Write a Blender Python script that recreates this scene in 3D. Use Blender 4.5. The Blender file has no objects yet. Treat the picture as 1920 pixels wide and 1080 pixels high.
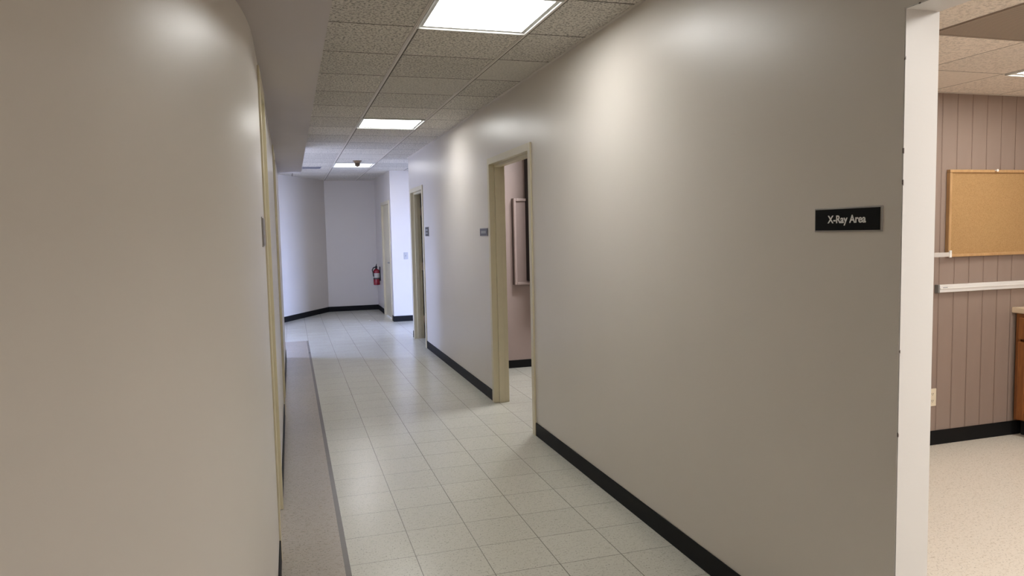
import bpy, bmesh, math, random
from mathutils import Vector, Matrix
random.seed(4)
S = bpy.context.scene
COL = S.collection

# ------------------------------------------------------------------ sizes
CAM_F, YAW, PITCH, ROLL, EYE = 1359.66, 0.29569, 0.07632, -0.02182, 1.5078
T = 0.3048                       # vinyl floor tile
L1, T1 = 0.5046, 4.5238          # a floor seam each way
HC = 2.615                       # corridor ceiling
G1, WG = 0.6955, 0.6157          # ceiling runner, tile width
C1, DG = 3.9398, 0.6175          # ceiling cross seam, tile depth
R, RT = 1.694, 1.812             # right wall, its two faces
XW = -0.105                      # left wall face
YB, YJ, WE = 14.94, 12.63, 10.60 # back wall, jog wall, end of right wall
SOF, SOFX, SOFY = 2.30, 0.172, 9.47
HX = 2.366                       # x-ray room ceiling
XJ = 1.686                       # far jamb of x-ray opening
RC, YC = 3.3, 3.10                          # the left wall sweeps away in an arc short of here
YX = 3.81                        # x-ray room panelled wall

# ------------------------------------------------------------------ mesh helpers
class MB:
    def __init__(s): s.bm = bmesh.new()
    def box(s, x0, x1, y0, y1, z0, z1):
        v = [s.bm.verts.new((x, y, z)) for z in (z0, z1) for y in (y0, y1) for x in (x0, x1)]
        for f in ((0,2,3,1),(4,5,7,6),(0,1,5,4),(2,6,7,3),(0,4,6,2),(1,3,7,5)):
            s.bm.faces.new([v[i] for i in f])
        return s
    def cbox(s, c, d):
        return s.box(c[0]-d[0]/2, c[0]+d[0]/2, c[1]-d[1]/2, c[1]+d[1]/2, c[2]-d[2]/2, c[2]+d[2]/2)
    def prism(s, pts, z0, z1):
        a = [s.bm.verts.new((x, y, z0)) for x, y in pts]; b = [s.bm.verts.new((x, y, z1)) for x, y in pts]
        n = len(pts)
        s.bm.faces.new(a[::-1]); s.bm.faces.new(b)
        for i in range(n): s.bm.faces.new((a[i], a[(i+1) % n], b[(i+1) % n], b[i]))
        return s
    def lathe(s, prof, seg=32, c=(0, 0, 0), axis='z'):
        rings = []
        for r, h in prof:
            ring = []
            for k in range(seg):
                a = 2*math.pi*k/seg
                p = (r*math.cos(a), r*math.sin(a), h)
                if axis == 'y': p = (p[0], p[2], p[1])
                if axis == 'x': p = (p[2], p[0], p[1])
                ring.append(s.bm.verts.new((p[0]+c[0], p[1]+c[1], p[2]+c[2])))
            rings.append(ring)
        for a, b in zip(rings, rings[1:]):
            for k in range(seg): s.bm.faces.new((a[k], a[(k+1) % seg], b[(k+1) % seg], b[k]))
        s.bm.faces.new(rings[0][::-1]); s.bm.faces.new(rings[-1])
        return s
    def tube(s, pts, r, seg=12):
        pts = [Vector(p) for p in pts]; rings = []
        for i, p in enumerate(pts):
            d = (pts[min(i+1, len(pts)-1)] - pts[max(i-1, 0)]).normalized()
            u = d.orthogonal().normalized() if not rings else (pu - d*pu.dot(d)).normalized()
            pu = u; w = d.cross(u)
            rings.append([s.bm.verts.new(p + r*(math.cos(2*math.pi*k/seg)*u + math.sin(2*math.pi*k/seg)*w)) for k in range(seg)])
        for a, b in zip(rings, rings[1:]):
            for k in range(seg): s.bm.faces.new((a[k], a[(k+1) % seg], b[(k+1) % seg], b[k]))
        s.bm.faces.new(rings[0][::-1]); s.bm.faces.new(rings[-1])
        return s
    def build(s, name, mat, parent=None, bevel=0.0, smooth=False, seg=2):
        bmesh.ops.recalc_face_normals(s.bm, faces=s.bm.faces)
        me = bpy.data.meshes.new(name); s.bm.to_mesh(me); s.bm.free()
        if smooth:
            for p in me.polygons: p.use_smooth = True
        o = bpy.data.objects.new(name, me); COL.objects.link(o)
        me.materials.append(mat)
        if parent: o.parent = parent
        if bevel:
            m = o.modifiers.new('Bevel', 'BEVEL'); m.width = bevel; m.segments = seg; m.limit_method = 'ANGLE'; m.angle_limit = 0.7
        if smooth:
            m = o.modifiers.new('Edges', 'EDGE_SPLIT'); m.split_angle = 0.7
        return o

def tag(o, label=None, cat=None, group=None, kind=None):
    if label: o['label'] = label
    if cat: o['category'] = cat
    if group: o['group'] = group
    if kind: o['kind'] = kind
    return o

def empty(name, loc, rz=0.0):
    o = bpy.data.objects.new(name, None); COL.objects.link(o)
    o.location = loc; o.rotation_euler = (0, 0, rz); o.empty_display_size = 0.1
    return o

def structure(name, mb, mat, parent=None, bevel=0.0):
    o = mb.build(name, mat, parent, bevel)
    if not parent: o['kind'] = 'structure'
    return o

# ------------------------------------------------------------------ materials
class NT:
    def __init__(s, name):
        s.m = bpy.data.materials.new(name); s.m.use_nodes = True
        s.t = s.m.node_tree; s.n = s.t.nodes; s.l = s.t.links
        s.b = s.n['Principled BSDF']
        s.co = s.n.new('ShaderNodeTexCoord').outputs['Object']
    def set(s, **k):
        for a, v in k.items():
            i = s.b.inputs[a.replace('_', ' ')]
            if hasattr(v, 'node'): s.l.new(v, i)
            else: i.default_value = (*v, 1) if isinstance(v, tuple) and len(v) == 3 else v
        return s
    def put(s, node, idx, v):
        i = node.inputs[idx]
        if hasattr(v, 'node'): s.l.new(v, i)
        else: i.default_value = (*v, 1) if isinstance(v, tuple) and len(v) == 3 and i.type == 'RGBA' else v
    def math(s, op, a, b=0.0, c=None):
        n = s.n.new('ShaderNodeMath'); n.operation = op
        s.put(n, 0, a); s.put(n, 1, b)
        if c is not None: s.put(n, 2, c)
        return n.outputs[0]
    def sep(s, v):
        n = s.n.new('ShaderNodeSeparateXYZ'); s.put(n, 0, v); return n.outputs
    def comb(s, x, y, z=0.0):
        n = s.n.new('ShaderNodeCombineXYZ'); s.put(n, 0, x); s.put(n, 1, y); s.put(n, 2, z); return n.outputs[0]
    def noise(s, vec, scale, detail=3, rough=0.5, dist=0.0):
        n = s.n.new('ShaderNodeTexNoise'); s.put(n, 'Vector', vec); s.put(n, 'Scale', scale)
        s.put(n, 'Detail', detail); s.put(n, 'Roughness', rough); s.put(n, 'Distortion', dist)
        return n.outputs['Fac']
    def vor(s, vec, scale, feature='F1', out='Distance'):
        n = s.n.new('ShaderNodeTexVoronoi'); n.feature = feature; s.put(n, 'Vector', vec); s.put(n, 'Scale', scale)
        return n.outputs[out]
    def white(s, vec):
        n = s.n.new('ShaderNodeTexWhiteNoise'); n.noise_dimensions = '3D'; s.put(n, 'Vector', vec); return n.outputs['Value']
    def ramp(s, f, a, b):
        n = s.n.new('ShaderNodeMapRange'); n.interpolation_type = 'SMOOTHSTEP'
        s.put(n, 0, f); s.put(n, 1, a); s.put(n, 2, b); return n.outputs[0]
    def lerp(s, f, a, b):
        n = s.n.new('ShaderNodeMapRange'); s.put(n, 0, f); s.put(n, 3, a); s.put(n, 4, b); return n.outputs[0]
    def mix(s, f, a, b, mode='MIX'):
        n = s.n.new('ShaderNodeMix'); n.data_type = 'RGBA'; n.blend_type = mode
        s.put(n, 0, f); s.put(n, 6, a); s.put(n, 7, b); return n.outputs[2]
    def scale(s, vec, xyz):
        n = s.n.new('ShaderNodeVectorMath'); n.operation = 'MULTIPLY'; s.put(n, 0, vec); n.inputs[1].default_value = xyz
        return n.outputs[0]
    def bump(s, h, strength=0.2, dist=0.002):
        n = s.n.new('ShaderNodeBump'); s.put(n, 'Height', h); n.inputs['Strength'].default_value = strength
        n.inputs['Distance'].default_value = dist; s.l.new(n.outputs[0], s.b.inputs['Normal']); return s
    def line(s, u, half):            # 1 on a seam (u in seams), soft edge
        d = s.math('ABSOLUTE', s.math('SUBTRACT', s.math('FRACT', s.math('ADD', u, 0.5)), 0.5))
        return s.math('SUBTRACT', 1.0, s.ramp(d, half*0.6, half*1.4))

def plain(name, col, rough=0.5, metal=0.0, var=0.0, spec=0.5):
    k = NT(name)
    if var:
        f = k.noise(k.co, 14, 4)
        c = k.mix(f, tuple(max(0, x*(1-var)) for x in col), tuple(min(1, x*(1+var)) for x in col))
        k.set(Base_Color=c)
    else: k.set(Base_Color=col)
    k.set(Roughness=rough, Metallic=metal); k.b.inputs['Specular IOR Level'].default_value = spec
    return k.m

def paint(name, col, rough):
    k = NT(name)
    f = k.noise(k.co, 1.7, 3)
    c = k.mix(f, tuple(x*0.965 for x in col), tuple(x*1.035 for x in col))
    k.set(Base_Color=c, Roughness=k.lerp(k.noise(k.co, 3.0, 2), rough*0.9, rough*1.1))
    k.b.inputs['Specular IOR Level'].default_value = 0.38
    k.bump(k.noise(k.co, 260, 2), 0.10, 0.0012)
    return k.m

M = {}
M['wall'] = paint('wall_paint', (0.645, 0.602, 0.552), 0.35)
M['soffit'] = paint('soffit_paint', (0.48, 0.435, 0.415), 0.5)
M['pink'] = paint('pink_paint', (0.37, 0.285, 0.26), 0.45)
def m_jamb():
    k = NT('white_wall_end_paint')
    x, y, z = k.sep(k.co)
    edge = k.math('SUBTRACT', 1.0, k.ramp(k.math('ABSOLUTE', k.math('SUBTRACT', x, R+0.002)), 0.001, 0.004))
    chip = k.math('MULTIPLY', edge, k.ramp(k.noise(k.scale(k.co, (1, 1, 1.0)), 23, 2), 0.675, 0.70))
    c = k.mix(k.noise(k.co, 1.7, 3), (0.605, 0.595, 0.58), (0.635, 0.625, 0.61))
    k.set(Base_Color=k.mix(chip, c, (0.10, 0.08, 0.07)), Roughness=0.4)
    k.bump(k.noise(k.scale(k.co, (1, 1, 3)), 40, 3), 0.12, 0.0015)
    return k.m
M['jamb'] = m_jamb()
M['cream'] = plain('cream_enamel', (0.62, 0.56, 0.40), 0.32, 0, 0.05)
M['base'] = plain('black_rubber_base', (0.007, 0.007, 0.0075), 0.6, 0, 0.15, 0.18)
M['white_metal'] = plain('white_enamel_metal', (0.74, 0.74, 0.72), 0.4)
M['lamp_frame'] = plain('grey_enamel_metal', (0.42, 0.41, 0.38), 0.4)
M['grid'] = plain('grid_enamel', (0.62, 0.57, 0.51), 0.45)

def m_floor(name, a, b, seams=True, seam_long=0.85, seam_cross=0.78, tint=0.022):
    k = NT(name)
    x, y, z = k.sep(k.co)
    u = k.math('DIVIDE', k.math('SUBTRACT', x, L1), T)
    v = k.math('DIVIDE', k.math('SUBTRACT', y, T1), T)
    cell = k.comb(k.math('FLOOR', u), k.math('FLOOR', v))
    rnd = k.white(cell)
    # chips run along alternate directions from tile to tile
    off = k.n.new('ShaderNodeVectorMath'); off.operation = 'ADD'; k.put(off, 0, k.co); k.put(off, 1, k.comb(rnd, k.math('MULTIPLY', rnd, 7.3)))
    n1 = k.noise(k.scale(off.outputs[0], (1.0, 2.6, 1)), 38, 3, 0.6, 0.6)
    n2 = k.noise(k.scale(off.outputs[0], (2.4, 1.0, 1)), 60, 2, 0.6, 0.4)
    chips = k.math('MULTIPLY', k.ramp(n1, 0.52, 0.74), 0.8)
    c = k.mix(chips, a, b)
    lights = k.ramp(n2, 0.58, 0.70)
    c = k.mix(k.math('MULTIPLY', lights, 0.35), c, tuple(min(1, q*1.18) for q in a))
    darkfl = k.math('MULTIPLY', k.ramp(k.noise(k.scale(off.outputs[0], (1.5, 1.0, 1)), 95, 2, 0.5), 0.60, 0.68), 0.6)
    c = k.mix(darkfl, c, tuple(q*0.42 for q in b))
    shade = k.lerp(rnd, 1-tint, 1+tint)
    m = k.n.new('ShaderNodeVectorMath'); m.operation = 'SCALE'; k.put(m, 0, c); k.put(m, 'Scale', shade); c = m.outputs[0]
    rough = k.lerp(k.noise(k.co, 5, 3), 0.19, 0.30)
    if seams:
        wob = k.lerp(k.noise(k.co, 1.1, 2), 0.35, 1.3)
        s1 = k.math('MULTIPLY', k.math('MULTIPLY', k.line(u, 0.0062), seam_long), wob)
        s2 = k.math('MULTIPLY', k.math('MULTIPLY', k.line(v, 0.0058), seam_cross), wob)
        sm = k.math('MAXIMUM', s1, s2)
        c = k.mix(sm, c, (0.10, 0.09, 0.08))
        k.bump(k.math('SUBTRACT', k.math('MULTIPLY', k.noise(k.co, 9, 2), 0.25), sm), 0.12, 0.0015)
    else:
        k.bump(k.noise(k.co, 9, 2), 0.05, 0.001)
    k.set(Base_Color=c, Roughness=rough)
    return k.m
M['floor'] = m_floor('vinyl_tile', (0.585, 0.575, 0.51), (0.43, 0.415, 0.35))
M['floor_x'] = m_floor('vinyl_tile_beige', (0.80, 0.755, 0.67), (0.62, 0.56, 0.46), True, 0.05, 0.03, 0.0)
M['border'] = m_floor('vinyl_tile_taupe', (0.40, 0.355, 0.305), (0.23, 0.20, 0.17), True, 0.0, 0.10, 0.02)
M['divider'] = plain('grey_feature_strip', (0.185, 0.17, 0.155), 0.25, 0, 0.1)

def m_ceiling(name, col, gx, wx, gy, wy, cross=0.75, longl=0.0, pitd=0.8, edge=0.0):
    k = NT(name)
    x, y, z = k.sep(k.co)
    u = k.math('DIVIDE', k.math('SUBTRACT', x, gx), wx)
    v = k.math('DIVIDE', k.math('SUBTRACT', y, gy), wy)
    rnd = k.white(k.comb(k.math('FLOOR', u), k.math('FLOOR', v), 3.0))
    amp = k.lerp(k.ramp(rnd, 0.06, 0.16), 0.35, 1.0)
    p1 = k.noise(k.co, 75, 3, 0.65)
    p2 = k.noise(k.co, 210, 2, 0.5)
    pit = k.math('MULTIPLY', k.ramp(p1, 0.48, 0.60), amp)
    c = k.mix(k.math('MULTIPLY', pit, pitd), col, tuple(q*0.33 for q in col))
    hi = k.math('MULTIPLY', k.ramp(p2, 0.55, 0.68), 0.35)
    c = k.mix(k.math('MULTIPLY', hi, amp), c, tuple(min(1, q*1.3) for q in col))
    m = k.n.new('ShaderNodeVectorMath'); m.operation = 'SCALE'; k.put(m, 0, c); k.put(m, 'Scale', k.lerp(k.white(k.comb(k.math('FLOOR', v), k.math('FLOOR', u), 9.0)), 0.90, 1.08)); c = m.outputs[0]
    wob = k.lerp(k.noise(k.co, 6, 3), 0.5, 1.25)
    ln = k.math('MULTIPLY', k.math('MULTIPLY', k.line(v, 0.0085), cross), wob)
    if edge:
        uu = k.math('SUBTRACT', u, 0.026)  # recess shadow on one side of each runner, painted as a dark line
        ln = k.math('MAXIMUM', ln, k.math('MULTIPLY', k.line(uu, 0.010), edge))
    if longl: ln = k.math('MAXIMUM', ln, k.math('MULTIPLY', k.line(u, 0.0085), longl))
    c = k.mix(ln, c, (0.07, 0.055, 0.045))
    k.set(Base_Color=c, Roughness=0.95); k.b.inputs['Specular IOR Level'].default_value = 0.15
    k.bump(k.math('SUBTRACT', k.math('MULTIPLY', p2, 0.3), k.math('ADD', pit, ln)), 0.5, 0.003)
    return k.m
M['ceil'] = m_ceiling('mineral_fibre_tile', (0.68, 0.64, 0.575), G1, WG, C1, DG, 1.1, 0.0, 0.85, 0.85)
M['ceil_x'] = m_ceiling('mineral_fibre_tile_pinkish', (0.88, 0.80, 0.71), 2.807, 0.606, 2.655, 0.617, 0.6, 0.6, 0.35)

def m_grooved():
    k = NT('grooved_panelling_paint')
    x, y, z = k.sep(k.co)
    u = k.math('DIVIDE', k.math('SUBTRACT', x, 4.159), 0.129)
    rnd = k.white(k.comb(k.math('FLOOR', u), 1.0))
    c = k.mix(k.noise(k.scale(k.co, (3, 1, 0.6)), 5, 4), (0.275, 0.213, 0.183), (0.31, 0.242, 0.208))
    g = k.line(u, 0.030)
    d = k.math('SUBTRACT', k.math('FRACT', k.math('ADD', u, 0.5)), 0.5)
    c = k.mix(k.math('MULTIPLY', g, 0.62), c, (0.20, 0.135, 0.11))
    k.set(Base_Color=c, Roughness=0.42)
    k.bump(k.math('MULTIPLY', g, -1.0), 0.9, 0.004)
    return k.m
M['groove'] = m_grooved()

def m_wood(name, a, b, sc=(14, 14, 1.6)):
    k = NT(name)
    n = k.noise(k.scale(k.co, sc), 3.2, 5, 0.6, 0.8)
    k.set(Base_Color=k.mix(k.ramp(n, 0.3, 0.75), a, b), Roughness=0.32)
    k.bump(n, 0.08, 0.001)
    return k.m
M['oak'] = m_wood('stained_oak', (0.30, 0.115, 0.032), (0.19, 0.062, 0.016))
M['dark_wood'] = m_wood('dark_door_wood', (0.055, 0.036, 0.026), (0.03, 0.019, 0.014))
M['pale_wood'] = m_wood('pale_board_frame', (0.52, 0.33, 0.16), (0.42, 0.25, 0.11))
def m_cork():
    k = NT('cork')
    n = k.noise(k.co, 150, 3, 0.7)
    big = k.noise(k.co, 4, 3)
    c = k.mix(k.ramp(n, 0.35, 0.7), (0.43, 0.265, 0.115), (0.32, 0.18, 0.068))
    c = k.mix(k.math('MULTIPLY', big, 0.35), c, (0.46, 0.30, 0.14))
    k.set(Base_Color=c, Roughness=0.85); k.bump(n, 0.3, 0.001); return k.m
M['cork'] = m_cork()
def m_counter():
    k = NT('beige_laminate')
    k.set(Base_Color=k.mix(k.noise(k.co, 220, 3, 0.7), (0.72, 0.60, 0.45), (0.60, 0.48, 0.34)), Roughness=0.3); return k.m
M['counter'] = m_counter()
M['black'] = plain('black_plastic', (0.003, 0.003, 0.003), 0.5, 0, 0, 0.12)
M['slate'] = plain('dark_slate_plastic', (0.055, 0.050, 0.075), 0.4)
M['charcoal'] = plain('charcoal_plastic', (0.02, 0.018, 0.02), 0.4)
M['sign_grey'] = plain('grey_sign_plastic', (0.20, 0.175, 0.165), 0.4)
M['sign_edge'] = plain('satin_grey_plastic', (0.36, 0.34, 0.32), 0.35)
M['letter'] = plain('white_lettering', (0.80, 0.80, 0.78), 0.5)
M['letter_dim'] = plain('grey_lettering', (0.33, 0.34, 0.36), 0.5)
M['letter_faint'] = plain('faint_lettering', (0.36, 0.32, 0.31), 0.5)
M['red'] = plain('red_enamel', (0.24, 0.009, 0.02), 0.25)
M['label_paper'] = plain('paper_label', (0.55, 0.50, 0.46), 0.6, 0, 0.06)
M['steel'] = plain('brushed_steel', (0.55, 0.54, 0.52), 0.35, 1.0)
M['rubber'] = plain('black_rubber', (0.015, 0.014, 0.014), 0.55)
M['alu'] = plain('satin_aluminium', (0.80, 0.81, 0.81), 0.35, 0.1)
M['alu_dark'] = plain('grey_end_cap', (0.22, 0.22, 0.22), 0.4)
M['ivory'] = plain('ivory_plastic', (0.78, 0.71, 0.56), 0.35)
M['plate_grey'] = plain('pale_switch_plastic', (0.43, 0.42, 0.42), 0.4)
M['slot'] = plain('socket_slot', (0.05, 0.04, 0.03), 0.6)
M['tan'] = plain('aged_tan_plastic', (0.20, 0.135, 0.075), 0.5)
M['tan_dark'] = plain('aged_brown_plastic', (0.095, 0.062, 0.030), 0.5)
M['pin'] = plain('white_pin_plastic', (0.9, 0.86, 0.84), 0.3)
M['vent'] = plain('grey_vent_metal', (0.30, 0.30, 0.34), 0.45)
M['toe'] = plain('dark_toe_board', (0.012, 0.012, 0.012), 0.5)
M['pink_board'] = plain('pinkish_board_face', (0.33, 0.25, 0.23), 0.4, 0, 0.04)
M['pink_rail'] = plain('pinkish_board_frame', (0.40, 0.31, 0.285), 0.35)
def m_clear():
    k = NT('frosted_clear_plastic')
    k.set(Base_Color=(0.85, 0.84, 0.82), Roughness=0.25, Alpha=0.42); return k.m
M['clear'] = m_clear()
def m_perf():
    k = NT('perforated_metal')
    x, y, z = k.sep(k.co)
    u = k.math('MULTIPLY', x, 130.0); v = k.math('MULTIPLY', y, 130.0)
    du = k.math('SUBTRACT', k.math('FRACT', u), 0.5); dv = k.math('SUBTRACT', k.math('FRACT', v), 0.5)
    d = k.math('SQRT', k.math('ADD', k.math('MULTIPLY', du, du), k.math('MULTIPLY', dv, dv)))
    hole = k.math('SUBTRACT', 1.0, k.ramp(d, 0.22, 0.34))
    k.set(Base_Color=k.mix(hole, (0.36, 0.30, 0.245), (0.10, 0.08, 0.065)), Roughness=0.6); return k.m
M['perf'] = m_perf()

def m_emit(name, col, strength):
    k = NT(name)
    n = k.noise(k.scale(k.co, (1.2, 3.5, 1)), 2.4, 2)
    k.set(Base_Color=(0.85, 0.88, 0.88), Roughness=0.5)
    k.b.inputs['Emission Color'].default_value = (*col, 1)
    k.l.new(k.lerp(n, strength*0.75, strength*1.25), k.b.inputs['Emission Strength'])
    return k.m
M['lamp'] = m_emit('corridor_diffuser', (1.0, 0.995, 0.965), 17.5)
M['lamp_far'] = m_emit('far_corridor_diffuser', (0.97, 0.96, 0.97), 14.0)
M['lamp_x'] = m_emit('room_diffuser', (1.0, 0.95, 0.87), 18.0)

# ------------------------------------------------------------------ the shell
YS = -3.4                                     # corridor behind the camera
XR = 5.45                                     # far side of the rooms
fl = MB()
fl.box(0.202, RT-0.06, YS, 10.9, -0.06, 0)
fl.box(-1.6, RT-0.06, 10.9, YB+0.1, -0.06, 0)
fl.box(RT-0.06, 6.4, 3.93, YB+0.1, -0.06, 0)
structure('floor', fl, M['floor'])
structure('floor.001', MB().box(RT-0.06, XR+0.1, YS, 3.93, -0.06, 0), M['floor_x'])
structure('floor.002', MB().box(-4.0, 0.177, YS, YC, -0.06, 0).box(XW-0.12, 0.177, YC, 10.9, -0.06, 0), M['border'])
structure('trim_1', MB().box(0.177, 0.202, YS, 10.9, -0.06, 0), M['divider'])

# right wall with its three openings
D1 = (5.06, 6.145); D2 = (9.52, 10.43); DH = 2.105
XO = (0.72, XJ); XH = 2.119
w = MB()
w.box(R, RT, YS, XO[0], 0, HC); w.box(R, RT, XO[0], XO[1], XH, HC)
w.box(R, RT, XO[1], D1[0], 0, HC); w.box(R, RT, D1[0], D1[1], DH, HC)
w.box(R, RT, D1[1], D2[0], 0, HC); w.box(R, RT, D2[0], D2[1], DH, HC)
w.box(R, RT, D2[1], WE, 0, HC)
structure('wall_right', w, M['wall'])
# white painted lining of the x-ray opening (wall end, header underside)
t = MB()
t.box(R+0.002, RT+0.004, XJ-0.004, XJ, 0, XH)
t.box(R+0.002, RT+0.004, XO[0], XO[0]+0.004, 0, XH)
t.box(R+0.002, RT+0.004, XO[0]+0.004, XJ-0.004, XH-0.004, XH)
structure('trim_2', t, M['jamb'])

# left wall with two closet doors
E1 = (3.515, 4.145); E2 = (6.42, 7.08); EH = 2.225
def arc(r, a0=0.0, a1=1.30, n=64): return [(XW-RC+r*math.cos(a0+(a1-a0)*i/n), YC-r*math.sin(a0+(a1-a0)*i/n)) for i in range(n+1)]
w = MB()
for i in range(1):
    outer, inner = arc(RC), arc(RC-0.12)
    w.prism(outer + inner[::-1], 0, SOF)
wc = w.build('wall_curved', M['wall'], smooth=True); wc['kind'] = 'structure'
w = MB()
for a, b in ((YC, E1[0]), (E1[1], E2[0]), (E2[1], SOFY)): w.box(XW-0.12, XW, a, b, 0, SOF)
for a, b in (E1, E2): w.box(XW-0.12, XW, a, b, EH, SOF)
structure('wall_left', w, M['wall'])
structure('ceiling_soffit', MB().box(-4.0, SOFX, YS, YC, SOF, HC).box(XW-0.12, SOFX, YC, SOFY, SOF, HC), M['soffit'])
structure('wall_behind', MB().box(-4.0, RT, YS-0.1, YS, 0, HC), M['wall'])
structure('wall_far_left', MB().box(-4.0, -3.9, YS, 0.2, 0, SOF).box(-4.0, -2.4, 0.0, 0.2, 0, SOF), M['wall'])
# lobby at the end: left return, angled wall, back wall, side wall with door, jog wall
structure('wall_lobby_left', MB().box(-1.6, XW-0.12, SOFY-0.12, SOFY, 0, HC).box(-1.6, -1.5, SOFY, 9.90, 0, HC).box(-1.6, -1.5, 10.45, 11.15, 0, HC).box(-1.6, -1.5, 9.90, 10.45, 2.25, HC).box(-1.6, -1.5, 9.90, 10.45, 0, 0.75), M['wall'])
wf = MB()
for y in (9.93, 10.42): wf.box(-1.58, -1.52, y-0.03, y+0.03, 0.75, 2.25)
for z in (0.78, 2.22): wf.box(-1.58, -1.52, 9.96, 10.39, z-0.03, z+0.03)
structure('fill_window', wf, M['white_metal'])  # unseen window, added to bring more blue daylight onto the far walls
A0, A1 = Vector((0.70, YB)), Vector((-1.52, 11.05))
nrm = Vector((-(A1-A0).y, (A1-A0).x)).normalized()
if nrm.x > 0: nrm = -nrm
structure('wall_angled', MB().prism([tuple(A0), tuple(A1), tuple(A1+nrm*0.12), tuple(A0+nrm*0.12)], 0, HC), M['wall'])
structure('wall_back', MB().box(0.60, R+0.12, YB, YB+0.1, 0, HC), M['wall'])
D3 = (12.86, 13.86); D3H = 2.07
w = MB()
w.box(R-0.005, RT, D3[1], YB, 0, HC); w.box(R-0.005, RT, D3[0], D3[1], D3H, HC); w.box(R-0.005, RT, YJ, D3[0], 0, HC)
structure('wall_lobby_right', w, M['wall'])
structure('wall_jog', MB().box(RT, 4.8, YJ, YJ+0.1, 0, HC), M['wall'])
# side passage with a tall window at its end
structure('wall_passage_near', MB().box(RT, 2.95, WE-0.12, WE, 0, HC).box(2.85, 2.95, 8.5, WE-0.12, 0, HC), M['wall'])
PX, PY0, PY1 = 4.8, 8.65, 11.00
wp = MB(); wp.box(PX, PX+0.1, 8.4, PY0, 0, HC).box(PX, PX+0.1, PY1, YJ+0.1, 0, HC).box(PX, PX+0.1, PY0, PY1, 2.40, HC).box(PX, PX+0.1, PY0, PY1, 0, 0.08)
structure('wall_passage_end', wp, M['wall'])
wf = MB()
for k in range(5):
    y = PY0+0.03+(PY1-PY0-0.06)*k/4; wf.box(PX+0.02, PX+0.08, y-0.03, y+0.03, 0.08, 2.40)
for k in range(4):
    ya, yb = PY0+0.06+(PY1-PY0-0.06)*k/4, PY0+(PY1-PY0-0.06)*(k+1)/4
    for z in (0.11, 2.37): wf.box(PX+0.02, PX+0.08, ya, yb, z-0.03, z+0.03)
structure('window_1', wf, M['white_metal'])
# room behind the nearer cream frame, and the dark room behind the further one
R1N, R1B = 4.20, 7.66
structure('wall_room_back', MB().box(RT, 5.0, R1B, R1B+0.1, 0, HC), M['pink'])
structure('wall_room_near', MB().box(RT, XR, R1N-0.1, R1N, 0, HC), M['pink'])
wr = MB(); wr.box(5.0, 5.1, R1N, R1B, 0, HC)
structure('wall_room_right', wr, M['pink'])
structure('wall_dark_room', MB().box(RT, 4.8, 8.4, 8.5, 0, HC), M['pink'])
# x-ray room
structure('wall_panelled', MB().box(RT, XR, YX, YX+0.1, 0, HX+0.2), M['groove'])
structure('wall_room_far_right', MB().box(XR, XR+0.1, -1.5, YX+0.1, 0, HX+0.2), M['pink'])
structure('wall_room_front', MB().box(RT, XR, -1.6, -1.5, 0, HX+0.2), M['pink'])
structure('ceiling.001', MB().box(RT, XR, -1.5, YX, HX, HX+0.06), M['ceil_x'])
c = MB()
c.box(XW-0.12, R, YS, SOFY, HC, HC+0.08); c.box(-1.6, R, SOFY, YB+0.1, HC, HC+0.08); c.box(R, 4.9, WE-0.12, YB+0.1, HC, HC+0.08)
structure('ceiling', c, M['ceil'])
structure('ceiling.002', MB().box(R, XR, R1N-0.1, WE-0.12, HC, HC+0.08), M['ceil_x'])
structure('sky_block_slab', MB().box(-1.8, XR+1.1, YS-0.2, YB+0.3, HC+0.09, HC+0.2), M['soffit'])  # unseen slab added over all rooms to keep sky light out
# suspended ceiling runners and wall angles
g = MB()
for x in (G1, G1+WG):
    g.box(x-0.011, x+0.011, YS, YB, HC-0.004, HC+0.002)
    g.box(x-0.004, x+0.004, YS, YB, HC-0.007, HC-0.004)
g.box(R-0.020, R, YS, WE, HC-0.003, HC+0.002)
g.box(SOFX, SOFX+0.02, YS, SOFY, HC-0.003, HC+0.002)
g.box(0.70, R-0.005, YB-0.02, YB, HC-0.004, HC+0.002)
g.box(R-0.025, R-0.005, YJ, YB-0.02, HC-0.003, HC+0.002)
structure('trim_3', g, M['grid'])
g = MB(); g.box(RT, XR, YX-0.02, YX, HX-0.004, HX+0.001)
structure('trim_4', g, M['grid'])

# baseboards
BH, BT = 0.10, 0.007
b = MB()
for y0, y1 in ((YS, XO[0]), (XJ+0.0, D1[0]-0.050), (D1[1]+0.050, D2[0]-0.05), (D2[1]+0.05, WE)):
    b.box(R-BT, R, y0, y1, 0, BH)
structure('baseboard_right', b, M['base'], bevel=0.003)
b = MB()
for y0, y1 in ((YC, E1[0]-0.05), (E1[1]+0.05, E2[0]-0.05), (E2[1]+0.05, SOFY)): b.box(XW, XW+BT, y0, y1, 0, BH)
structure('baseboard_left', b, M['base'], bevel=0.003)
bc = MB().prism(arc(RC+BT) + arc(RC)[::-1], 0, BH).build('baseboard_curved', M['base'], smooth=True); bc['kind'] = 'structure'
i = -nrm*BT
structure('baseboard_angled', MB().prism([tuple(A0), tuple(A1), tuple(A1+i), tuple(A0+i)], 0, BH), M['base'])
b = MB(); b.box(0.70, R-0.005, YB-BT, YB, 0, BH); b.box(R-0.005-BT, R-0.005, D3[1]+0.05, YB-BT, 0, BH)
b.box(R-0.005-BT, R-0.005, YJ, D3[0]-0.05, 0, BH)
structure('baseboard_back', b, M['base'], bevel=0.003)
structure('baseboard_jog', MB().box(R-0.005-BT, 4.8, YJ-BT, YJ, 0, BH), M['base'], bevel=0.003)
structure('baseboard_room', MB().box(RT, 5.0, R1B-BT, R1B, 0, 0.088), M['base'], bevel=0.003)
structure('baseboard_panelled', MB().box(RT, 4.92, YX-BT, YX, 0, 0.10), M['base'], bevel=0.003)

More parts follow.
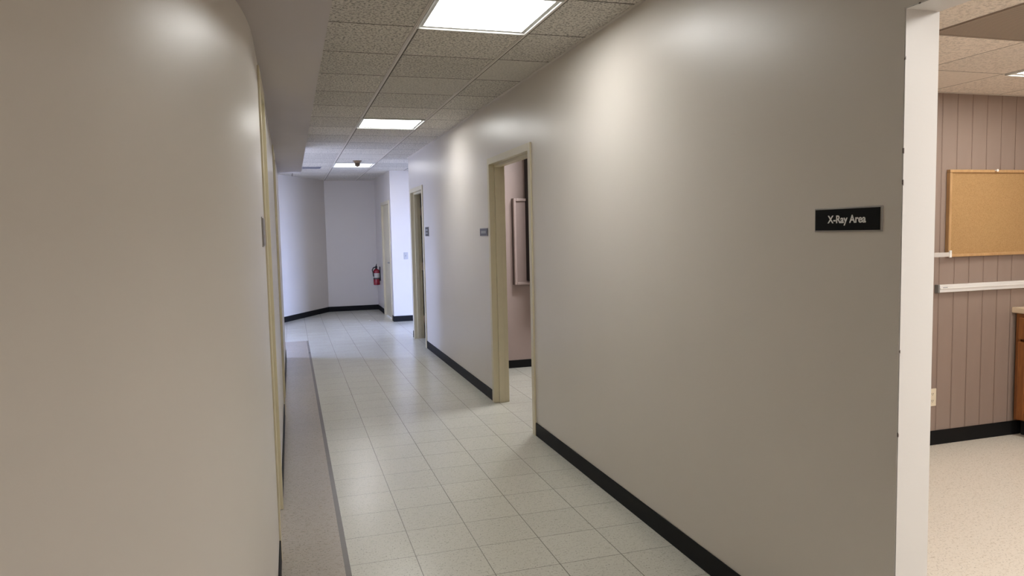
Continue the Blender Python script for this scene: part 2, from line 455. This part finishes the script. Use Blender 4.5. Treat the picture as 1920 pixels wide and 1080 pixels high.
# ------------------------------------------------------------------ doors and frames
def frame(name, side, y0, y1, h, x_face, x_back, proud=0.013, face=0.05, mat='cream'):
    """steel frame lining an opening in a wall running along Y; side=-1: faces -X, +1: faces +X"""
    e = empty(name, ((x_face+x_back)/2, (y0+y1)/2, 0)); e['kind'] = 'structure'
    lo, hi = min(x_face, x_back)-proud, max(x_face, x_back)+proud
    cx, cy = e.location.x, e.location.y
    f = MB()
    def bx(a, b_, c_, d, z0, z1): f.box(a-cx, b_-cx, c_-cy, d-cy, z0, z1)
    for s, y in ((-1, y0), (1, y1)):
        ya, yb = (y-face, y+0.004) if s < 0 else (y-0.004, y+face)
        bx(lo, hi, *( (y-0.0, y+0.006) if s < 0 else (y-0.006, y)), 0, h)           # lining
        bx(lo, lo+proud, ya, yb, 0, h+face); bx(hi-proud, hi, ya, yb, 0, h+face)      # faces
    bx(lo, hi, y0+0.006, y1-0.006, h-0.006, h)
    bx(lo, lo+proud, y0+0.004, y1-0.004, h-0.004, h+face); bx(hi-proud, hi, y0+0.004, y1-0.004, h-0.004, h+face)
    f.build('casing', M[mat], e, bevel=0.0025)
    s = MB()
    steps = ((lo+0.048, lo+0.098, 0.022), (lo+0.098, hi-0.004, 0.012)) if side < 0 else ((hi-0.065, hi-0.02, 0.016),)
    for sx0, sx1, th in steps:
        s.box(sx0-cx, sx1-cx, y0+0.006-cy, y0+0.006+th-cy, 0.0, h-0.006)
        s.box(sx0-cx, sx1-cx, y1-0.006-th-cy, y1-0.006-cy, 0.0, h-0.006)
        s.box(sx0-cx, sx1-cx, y0+0.006+th-cy, y1-0.006-th-cy, h-0.006-th, h-0.006)
    s.build('door_stop', M[mat], e, bevel=0.002)
    return e

frame('door_1', -1, *D1, DH, R, RT, face=0.050)
d2 = frame('door_2', -1, *D2, DH, R, RT)
# dark leaf of the further frame, opened into its room
cx, cy = d2.location.x, d2.location.y
leaf = MB().box(1.832-cx, 2.70-cx, D2[1]-0.075-cy, D2[1]-0.031-cy, 0.012, DH-0.01).build('door_leaf', M['dark_wood'], d2, bevel=0.002)
leaf['label'] = 'dark wood door leaf standing open'
for z in (0.28, 1.05, 1.83):
    hg = MB().box(1.815-cx, 1.833-cx, D2[1]-0.076-cy, D2[1]-0.030-cy, z-0.055, z+0.055).lathe([(0.007, z-0.055), (0.007, z+0.055)], 12, (1.829-cx, D2[1]-0.082-cy, 0)).build('hinge', M['tan'], leaf)
# closets in the left wall
for nm, (y0, y1) in (('door_3', E1), ('door_4', E2)):
    e = frame(nm, 1, y0, y1, EH, XW, XW-0.12, proud=0.009)
    cx, cy = e.location.x, e.location.y
    MB().box(XW-0.085-cx, XW-0.045-cx, y0+0.008-cy, y1-0.008-cy, 0.01, EH-0.008).build('door_leaf', M['cream'], e, bevel=0.002)
# cream door of the far lobby
e = frame('door_5', -1, *D3, D3H, R-0.005, RT, proud=0.014)
cx, cy = e.location.x, e.location.y
lf = MB().box(R+0.018-cx, R+0.055-cx, D3[0]+0.008-cy, D3[1]-0.008-cy, 0.01, D3H-0.008).build('door_leaf', M['cream'], e, bevel=0.002)
hd = MB().box(R+0.012-cx, R+0.018-cx, D3[0]+0.045-cy, D3[0]+0.085-cy, 0.93, 1.11).lathe([(0.011, -0.045), (0.011, 0.0)], 16, (R+0.018-cx, D3[0]+0.065-cy, 1.02), 'x').box(R-0.035-cx, R-0.020-cx, D3[0]+0.055-cy, D3[0]+0.18-cy, 1.01, 1.03).build('door_handle', M['alu_dark'], lf, bevel=0.002)

# ------------------------------------------------------------------ ceiling lights
def light(x0, x1, y0, y1, z, mat, label, group):
    cx, cy = (x0+x1)/2, (y0+y1)/2
    e = empty('ceiling_light', (cx, cy, z)); tag(e, label, 'ceiling light', group)
    hx, hy = (x1-x0)/2-0.004, (y1-y0)/2-0.004
    def ring(o, i_, z0, z1, m):
        f = MB(); f.box(-hx+o, hx-o, -hy+o, -hy+i_, z0, z1); f.box(-hx+o, hx-o, hy-i_, hy-o, z0, z1)
        f.box(-hx+o, -hx+i_, -hy+i_, hy-i_, z0, z1); f.box(hx-i_, hx-o, -hy+i_, hy-i_, z0, z1)
        return f
    ring(0.0, 0.009, -0.012, 0.001, None).build('frame', M['white_metal'], e, bevel=0.001)
    ring(0.009, 0.030, -0.0025, 0.001, None).build('door_ring', M['lamp_frame'], e)
    MB().box(-hx+0.030, hx-0.030, -hy+0.030, hy-0.030, -0.0015, 0.001).build('diffuser', mat, e)
    return e
cell = lambda k: (G1, G1+WG, C1+DG*k, C1+DG*(k+1))
GL = 'recessed lights along the corridor ceiling'
light(*cell(-1), HC, M['lamp'], 'largest square ceiling light, cut off by the top edge above the long corridor wall', GL)
light(*cell(5), HC, M['lamp'], 'second ceiling light down the corridor, between the two cream door frames', GL)
light(*cell(12), HC, M['lamp_far'], 'farthest corridor ceiling light with the round detector hanging in front of it', GL)
light(4.02, 4.626, 2.66, 3.275, HX, M['lamp_x'], 'ceiling light in the panelled room above the cork board', None)
def lamp_area(name, loc, sx, sy, power, col):
    l = bpy.data.lights.new(name, 'AREA'); l.shape = 'RECTANGLE'; l.size = sx; l.size_y = sy; l.energy = power; l.color = col
    o = bpy.data.objects.new(name, l); o.location = loc; COL.objects.link(o); return o
lamp_area('unseen_room_light', (2.51, 0.50, HX-0.012), 0.56, 0.56, 46, (1.0, 0.965, 0.92))
lamp_area('unseen_room_light', (4.30, 0.50, HX-0.012), 0.56, 0.56, 46, (1.0, 0.965, 0.92))  # second unseen lamp, added to make this room brighter
lamp_area('inner_room_light', (2.70, 6.5, HC-0.012), 0.56, 0.56, 46, (0.97, 0.98, 1.0))
lamp_area('rear_fill_light', (1.0, -2.4, HC-0.012), 0.56, 0.56, 54, (1.0, 0.97, 0.92))  # unseen lamp added behind the camera to lift the near walls

# ------------------------------------------------------------------ ceiling fittings
e = empty('smoke_detector', (1.01, 11.02, HC)); tag(e, 'round tan smoke detector on the ceiling before the farthest light', 'smoke detector')
MB().lathe([(0.066, 0.0), (0.066, -0.008), (0.050, -0.016)], 40).build('base', M['tan'], e, smooth=True)
MB().lathe([(0.050, -0.014), (0.043, -0.030), (0.043, -0.036)], 40).build('body', M['tan'], e, smooth=True)
b = MB()
b.lathe([(0.037, -0.036), (0.040, -0.055), (0.038, -0.072), (0.028, -0.082), (0.012, -0.086)], 40)
b.build('sensor_cap', M['tan_dark'], e, smooth=True)

e = empty('ceiling_vent', (0.385, 12.15, HC)); tag(e, 'narrow grey air vent in the far ceiling, left of the farthest light', 'air vent')
f = MB(); f.box(-0.15, 0.15, -0.13, -0.115, -0.008, 0.001).box(-0.15, 0.15, 0.115, 0.13, -0.008, 0.001).box(-0.15, -0.135, -0.115, 0.115, -0.008, 0.001).box(0.135, 0.15, -0.115, 0.115, -0.008, 0.001)
f.build('frame', M['vent'], e)
for k in range(7):
    s = MB().cbox((0, 0, 0), (0.268, 0.026, 0.0015)).build('slat', M['vent'], e)
    s.location = (0, -0.096+0.032*k, -0.005); s.rotation_euler = (0.5, 0, 0)
MB().box(-0.135, 0.135, -0.115, 0.115, -0.0005, 0.001).build('duct_backing', M['charcoal'], e)

e = empty('return_air_panel', (3.11, 2.347, HX)); tag(e, 'brown perforated air return panel in the ceiling of the panelled room', 'air vent')
f = MB(); a = 0.303; q = 0.306
f.box(-a, a, -q, -q+0.012, -0.007, 0.001).box(-a, a, q-0.012, q, -0.007, 0.001).box(-a, -a+0.012, -q+0.012, q-0.012, -0.007, 0.001).box(a-0.012, a, -q+0.012, q-0.012, -0.007, 0.001)
f.build('frame', M['vent'], e); M_perf_frame = plain('brown_frame_enamel', (0.33, 0.27, 0.22), 0.5); e.children[0].data.materials[0] = M_perf_frame
MB().box(-a+0.012, a-0.012, -q+0.012, q-0.012, -0.004, 0.0).build('perforated_panel', M['perf'], e)

# ------------------------------------------------------------------ signs (local: front is -y, x to the reader's right)
def text_mesh(body, size, mat, parent, loc, sx=1.0, bold=0.0):
    cu = bpy.data.curves.new('lettering', 'FONT'); cu.body = body; cu.size = size; cu.align_x = 'CENTER'; cu.align_y = 'CENTER'
    cu.extrude = 0.0004; cu.offset = bold
    tmp = bpy.data.objects.new('lettering', cu); COL.objects.link(tmp)
    bpy.context.view_layer.update()
    me = bpy.data.meshes.new_from_object(tmp.evaluated_get(bpy.context.evaluated_depsgraph_get()))
    COL.objects.unlink(tmp); bpy.data.objects.remove(tmp)
    o = bpy.data.objects.new('lettering', me); COL.objects.link(o); me.materials.clear(); me.materials.append(mat)
    o.parent = parent; o.location = loc; o.rotation_euler = (math.pi/2, 0, 0); o.scale = (sx, 1, 1)
    return o
def sign(loc, rz, w, h, face, label, edge='sign_edge'):
    e = empty('wall_sign', loc, rz); tag(e, label, 'sign')
    MB().box(-w/2-0.006, w/2+0.006, -0.004, 0, -h/2-0.005, h/2+0.005).build('backplate', M[edge], e, bevel=0.001)
    MB().box(-w/2, w/2, -0.0065, -0.004, -h/2, h/2).build('face', M[face], e, bevel=0.0006)
    return e
FX = -math.pi/2                       # hangs on a wall facing -X
s = sign((R, (1.757+2.036)/2, 1.526), FX, 0.278, 0.068, 'black', 'black sign reading X-Ray Area on the long wall beside the opening')
text_mesh('X-Ray Area', 0.0345, M['letter'], s, (0.003, -0.0068, 0.0), 1.0, 0.0007)
def strokes(e, rows, mat):
    b = MB()
    for x0, x1, z0, z1 in rows:
        n = max(1, int((x1-x0)/0.017))
        for k in range(n):
            a = x0+(x1-x0)*k/n
            b.box(a, a+(x1-x0)/n*0.72, -0.0072, -0.0064, z0, z1)
    b.build('lettering', M[mat], e)
s = sign((R, 6.39, 1.517), FX, 0.262, 0.064, 'slate', 'slate grey sign left of the nearer cream door frame')
strokes(s, [(-0.085, 0.085, -0.012, 0.012)], 'letter_dim')
s = sign((R, 9.235, 1.543), FX, 0.22, 0.112, 'charcoal', 'dark two-line sign right of the farther door frame')
strokes(s, [(-0.07, 0.07, 0.010, 0.032), (-0.07, 0.07, -0.032, -0.010)], 'letter_dim')
s = sign((XW, 3.235, 1.532), math.pi/2, 0.27, 0.112, 'sign_grey', 'grey sign on the left wall beside the closet door frame', 'sign_edge')
strokes(s, [(-0.08, 0.08, 0.006, 0.020), (-0.08, 0.08, -0.026, -0.012)], 'letter_faint')

# ------------------------------------------------------------------ light switch, outlet
e = empty('light_switch', (1.928, YJ, 1.145)); tag(e, 'pale light switch plate on the bluish far wall', 'light switch')
MB().box(-0.037, 0.037, -0.006, 0, -0.060, 0.060).build('plate', M['plate_grey'], e, bevel=0.003)
MB().box(-0.006, 0.006, -0.016, -0.006, -0.010, 0.012).build('toggle', M['letter_dim'], e, bevel=0.002)
for z in (-0.03, 0.03): MB().lathe([(0.0035, -0.0075), (0.0035, -0.006)], 12, (0, 0, z), 'y').build('screw', M['steel'], e)

e = empty('wall_outlet', (4.118, YX, 0.331)); tag(e, 'ivory electrical outlet low on the panelled wall', 'outlet')
MB().box(-0.036, 0.036, -0.006, 0, -0.060, 0.060).build('plate', M['ivory'], e, bevel=0.003)
for z in (-0.024, 0.024):
    so = MB().box(-0.015, 0.015, -0.009, -0.006, z-0.014, z+0.014).build('socket', M['ivory'], e, bevel=0.004)
    MB().box(-0.008, -0.005, -0.0095, -0.0088, z-0.002, z+0.007).box(0.005, 0.008, -0.0095, -0.0088, z-0.002, z+0.007).box(-0.002, 0.002, -0.0095, -0.0088, z-0.009, z-0.005).build('slot', M['slot'], so)

# ------------------------------------------------------------------ fire extinguisher
e = empty('fire_extinguisher', (R-0.005-0.078, 14.43, 0.535)); tag(e, 'red fire extinguisher hung beside the cream door in the far corner', 'fire extinguisher')
MB().lathe([(0.050, 0.0), (0.060, 0.006), (0.062, 0.02), (0.062, 0.265), (0.056, 0.290), (0.040, 0.308), (0.022, 0.316), (0.018, 0.33)], 40).build('cylinder', M['red'], e, smooth=True)
MB().lathe([(0.0628, 0.145), (0.0628, 0.235)], 40).build('label_band', M['label_paper'], e, smooth=True)
MB().lathe([(0.0629, 0.118), (0.0629, 0.145)], 40).build('lower_band', M['charcoal'], e, smooth=True)
MB().lathe([(0.020, 0.325), (0.022, 0.345), (0.018, 0.372)], 24).build('valve', M['rubber'], e, smooth=True)
lv = MB().box(-0.012, 0.012, -0.085, 0.02, 0.372, 0.380).tube([(0, -0.03, 0.36), (-0.02, -0.075, 0.352), (-0.03, -0.115, 0.338)], 0.008, 10)
lv.build('carry_handle', M['rubber'], e, bevel=0.002)
sq = MB().tube([(0, 0.01, 0.38), (0, -0.03, 0.402), (0, -0.085, 0.412)], 0.008, 10).build('squeeze_lever', M['rubber'], e)
MB().lathe([(0.016, -0.012), (0.016, 0.0)], 20, (-0.018, 0, 0.352), 'x').build('gauge', M['letter_dim'], e)
MB().tube([(-0.01, -0.015, 0.355), (-0.06, -0.045, 0.345), (-0.085, -0.06, 0.30), (-0.07, -0.055, 0.25), (-0.062, -0.04, 0.17)], 0.010, 10).build('hose', M['rubber'], e, smooth=True)
MB().box(0.060, 0.078, -0.03, 0.03, 0.08, 0.36).build('wall_bracket', M['charcoal'], e, bevel=0.003)

# ------------------------------------------------------------------ room behind the nearer cream frame
e = empty('framed_board', (2.60, R1B, 1.405)); tag(e, 'pinkish framed wall board seen through the nearer cream door frame', 'wall board')
hw, hh = 0.25, 0.472
MB().box(-hw+0.02, hw-0.02, -0.022, 0, -hh+0.02, hh-0.02).build('panel', M['pink_board'], e)
f = MB(); f.box(-hw, -hw+0.025, -0.040, 0, -hh, hh).box(hw-0.025, hw, -0.040, 0, -hh, hh).box(-hw+0.025, hw-0.025, -0.045, 0, hh-0.03, hh).box(-hw+0.025, hw-0.025, -0.045, 0, -hh, -hh+0.03)
f.build('frame', M['pink_rail'], e, bevel=0.004)
for ch in e.children: ch.location.y = -0.042
MB().box(-hw-0.002, hw+0.002, -0.042, 0, -hh-0.002, hh+0.002).build('shadow_backing', M['dark_wood'], e)  # dark colour stands in for shade on the side of the board
M['near_black'] = plain('blackish_wood', (0.012, 0.008, 0.007), 0.6, 0, 0.2, 0.2)
e = empty('wall_cabinet', (2.66, 7.2, 0.93)); tag(e, 'dark hanging cabinet edge visible just inside the nearer cream door frame', 'cabinet')
MB().box(-0.175, 0.30, 0.15, 0.41, 0.045, 1.50).build('body', M['near_black'], e, bevel=0.006)
MB().box(-0.175, 0.295, 0.128, 0.148, 0.05, 1.49).build('door', M['near_black'], e, bevel=0.004)

# ------------------------------------------------------------------ panelled room
bx0, bx1, bz0, bz1 = 4.203, 5.12, 1.280, 1.861
e = empty('cork_board', ((bx0+bx1)/2, YX, (bz0+bz1)/2)); tag(e, 'cork bulletin board in a pale wooden frame on the panelled wall', 'bulletin board')
hw, hh = (bx1-bx0)/2, (bz1-bz0)/2
MB().box(-hw+0.012, hw-0.012, -0.018, 0, -hh+0.012, hh-0.012).build('cork_panel', M['cork'], e)
for nm, bb in (('frame_rail', (-hw, hw, hh-0.02, hh)), ('frame_rail', (-hw, hw, -hh, -hh+0.02)), ('frame_stile', (-hw, -hw+0.02, -hh+0.02, hh-0.02)), ('frame_stile', (hw-0.02, hw, -hh+0.02, hh-0.02))):
    MB().box(bb[0], bb[1], -0.030, 0, bb[2], bb[3]).build(nm, M['pale_wood'], e, bevel=0.004)
e = empty('push_pin', (4.592, YX-0.030, bz1-0.006)); tag(e, 'white push pin on the top frame of the cork board', 'push pin')
MB().lathe([(0.004, 0.0), (0.0045, -0.004), (0.004, -0.012), (0.009, -0.016), (0.009, -0.019)], 20, (0, 0, 0), 'y').build('head', M['pin'], e, smooth=True)
MB().lathe([(0.0008, 0.0), (0.0008, 0.008)], 8, (0, 0, 0), 'y').build('needle', M['steel'], e)
e = empty('label_holder', (4.14, YX, 1.298)); tag(e, 'frosted plastic strip sticking out from the lower corner of the cork board', 'strip')
MB().box(-0.16, 0.066, -0.036, -0.032, -0.015, 0.015).build('strip', M['clear'], e, bevel=0.001)
MB().box(0.064, 0.082, -0.040, -0.031, -0.021, 0.027).box(0.064, 0.070, -0.031, 0, -0.012, 0.018).build('clip', M['letter'], e, bevel=0.002)
e = empty('display_rail', (4.80, YX, 1.070)); tag(e, 'long white metal display rail below the cork board', 'rail')
MB().box(-0.662, 0.60, -0.028, 0, -0.026, 0.026).build('rail', M['alu'], e, bevel=0.004)
MB().box(-0.676, -0.662, -0.030, 0, -0.028, 0.028).build('end_cap', M['alu_dark'], e, bevel=0.003)
MB().box(-0.635, -0.595, -0.0288, -0.0275, 0.000, 0.010).build('sticker', M['letter_dim'], e)
MB().box(-0.66, 0.60, -0.032, -0.028, -0.004, 0.004).build('groove_strip', M['white_metal'], e, bevel=0.001)

# base cabinet along the right wall: fronts face -X; local x -> -Y (rz = -90 deg), y -> +X
e = empty('base_cabinet', (4.85, 3.79, 0), FX); tag(e, 'stained oak base cabinet in the corner of the panelled room', 'cabinet')
W = 0.92
MB().box(0, W, 0.0, 0.55, 0.115, 0.868).build('body', M['oak'], e, bevel=0.002)
MB().box(0.0, W, 0.06, 0.50, 0.0, 0.115).build('toe_kick', M['toe'], e)
fr = MB(); fr.box(0, 0.035, -0.012, 0, 0.115, 0.868); fr.box(W-0.035, W, -0.012, 0, 0.115, 0.868); fr.box(0.443, 0.478, -0.012, 0, 0.115, 0.868)
fr.box(0.035, 0.443, -0.012, 0, 0.835, 0.868).box(0.478, W-0.035, -0.012, 0, 0.835, 0.868)
fr.build('face_frame', M['oak'], e, bevel=0.002)
for k in range(2):
    x0 = 0.028+0.443*k; x1 = x0+0.42
    d = MB().box(x0, x1, -0.030, -0.013, 0.690, 0.842).build('drawer', M['oak'], e, bevel=0.005)
    MB().tube([((x0+x1)/2-0.05, -0.030, 0.766), ((x0+x1)/2-0.05, -0.055, 0.766), ((x0+x1)/2+0.05, -0.055, 0.766), ((x0+x1)/2+0.05, -0.030, 0.766)], 0.005).build('handle', M['steel'], d)
    d = MB().box(x0, x0+0.055, -0.032, -0.013, 0.125, 0.675).box(x1-0.055, x1, -0.032, -0.013, 0.125, 0.675).box(x0+0.055, x1-0.055, -0.032, -0.013, 0.125, 0.18).box(x0+0.055, x1-0.055, -0.032, -0.013, 0.62, 0.675).build('door', M['oak'], e, bevel=0.005)
    MB().box(x0+0.05, x1-0.05, -0.022, -0.012, 0.175, 0.625).box(x0+0.085, x1-0.085, -0.029, -0.021, 0.21, 0.59).build('raised_panel', M['oak'], d, bevel=0.008)
    hx = x1-0.028 if k == 0 else x0+0.028
    MB().tube([(hx, -0.032, 0.53), (hx, -0.055, 0.53), (hx, -0.055, 0.63), (hx, -0.032, 0.63)], 0.005).build('handle', M['steel'], d)
o = MB().box(4.815, XR, 2.86, YX, 0.872, 0.912).build('countertop', M['counter'], bevel=0.006)
tag(o, 'beige laminate countertop over the oak base cabinet', 'countertop')

# ------------------------------------------------------------------ daylight through the passage window and the added lobby window
Wd = bpy.data.worlds.new('World'); S.world = Wd; Wd.use_nodes = True
bg = Wd.node_tree.nodes['Background']; bg.inputs[1].default_value = 41.0
wn, wl = Wd.node_tree.nodes, Wd.node_tree.links
tc = wn.new('ShaderNodeTexCoord'); sx = wn.new('ShaderNodeSeparateXYZ'); mr = wn.new('ShaderNodeMapRange'); mx = wn.new('ShaderNodeMix'); mx.data_type = 'RGBA'
wl.new(tc.outputs['Generated'], sx.inputs[0]); wl.new(sx.outputs[2], mr.inputs[0]); mr.inputs[1].default_value = -0.15; mr.inputs[2].default_value = 0.05
wl.new(mr.outputs[0], mx.inputs[0]); mx.inputs[6].default_value = (0.14, 0.155, 0.22, 1); mx.inputs[7].default_value = (0.40, 0.53, 1.0, 1)   # ground, sky
wl.new(mx.outputs[2], bg.inputs[0])
def portal(loc, rot, sx, sy):
    l = bpy.data.lights.new('window_portal', 'AREA'); l.shape = 'RECTANGLE'; l.size = sx; l.size_y = sy; l.cycles.is_portal = True
    o = bpy.data.objects.new('window_portal', l); o.location = loc; o.rotation_euler = rot; COL.objects.link(o)
portal((PX+0.11, (PY0+PY1)/2, 1.30), (0, math.pi/2, 0), 2.2, PY1-PY0)


portal((-1.61, 10.175, 1.5), (0, -math.pi/2, 0), 1.5, 0.55)  # for the added lobby window

# ------------------------------------------------------------------ camera
cy_, sy_ = math.cos(YAW), math.sin(YAW); cp, sp = math.cos(PITCH), math.sin(PITCH)
fw = Vector((sy_*cp, cy_*cp, -sp)); rt = Vector((cy_, -sy_, 0)); up = rt.cross(fw)
cr, sr = math.cos(ROLL), math.sin(ROLL)
r2 = cr*rt + sr*up; u2 = -sr*rt + cr*up
cam = bpy.data.cameras.new('camera'); co = bpy.data.objects.new('camera', cam); COL.objects.link(co)
cam.sensor_fit = 'HORIZONTAL'; cam.sensor_width = 36.0; cam.lens = CAM_F/1920*36.0; cam.clip_start = 0.01
co.matrix_world = Matrix(((r2.x, u2.x, -fw.x, 0), (r2.y, u2.y, -fw.y, 0), (r2.z, u2.z, -fw.z, EYE), (0, 0, 0, 1)))
S.camera = co
S.view_settings.view_transform = 'Standard'; S.view_settings.look = 'None'
S.view_settings.gamma = 1.0; S.view_settings.use_curve_mapping = False
S.view_settings.exposure = 0.0
S.cycles.use_denoising = True
S.cycles.max_bounces = 10; S.cycles.diffuse_bounces = 8
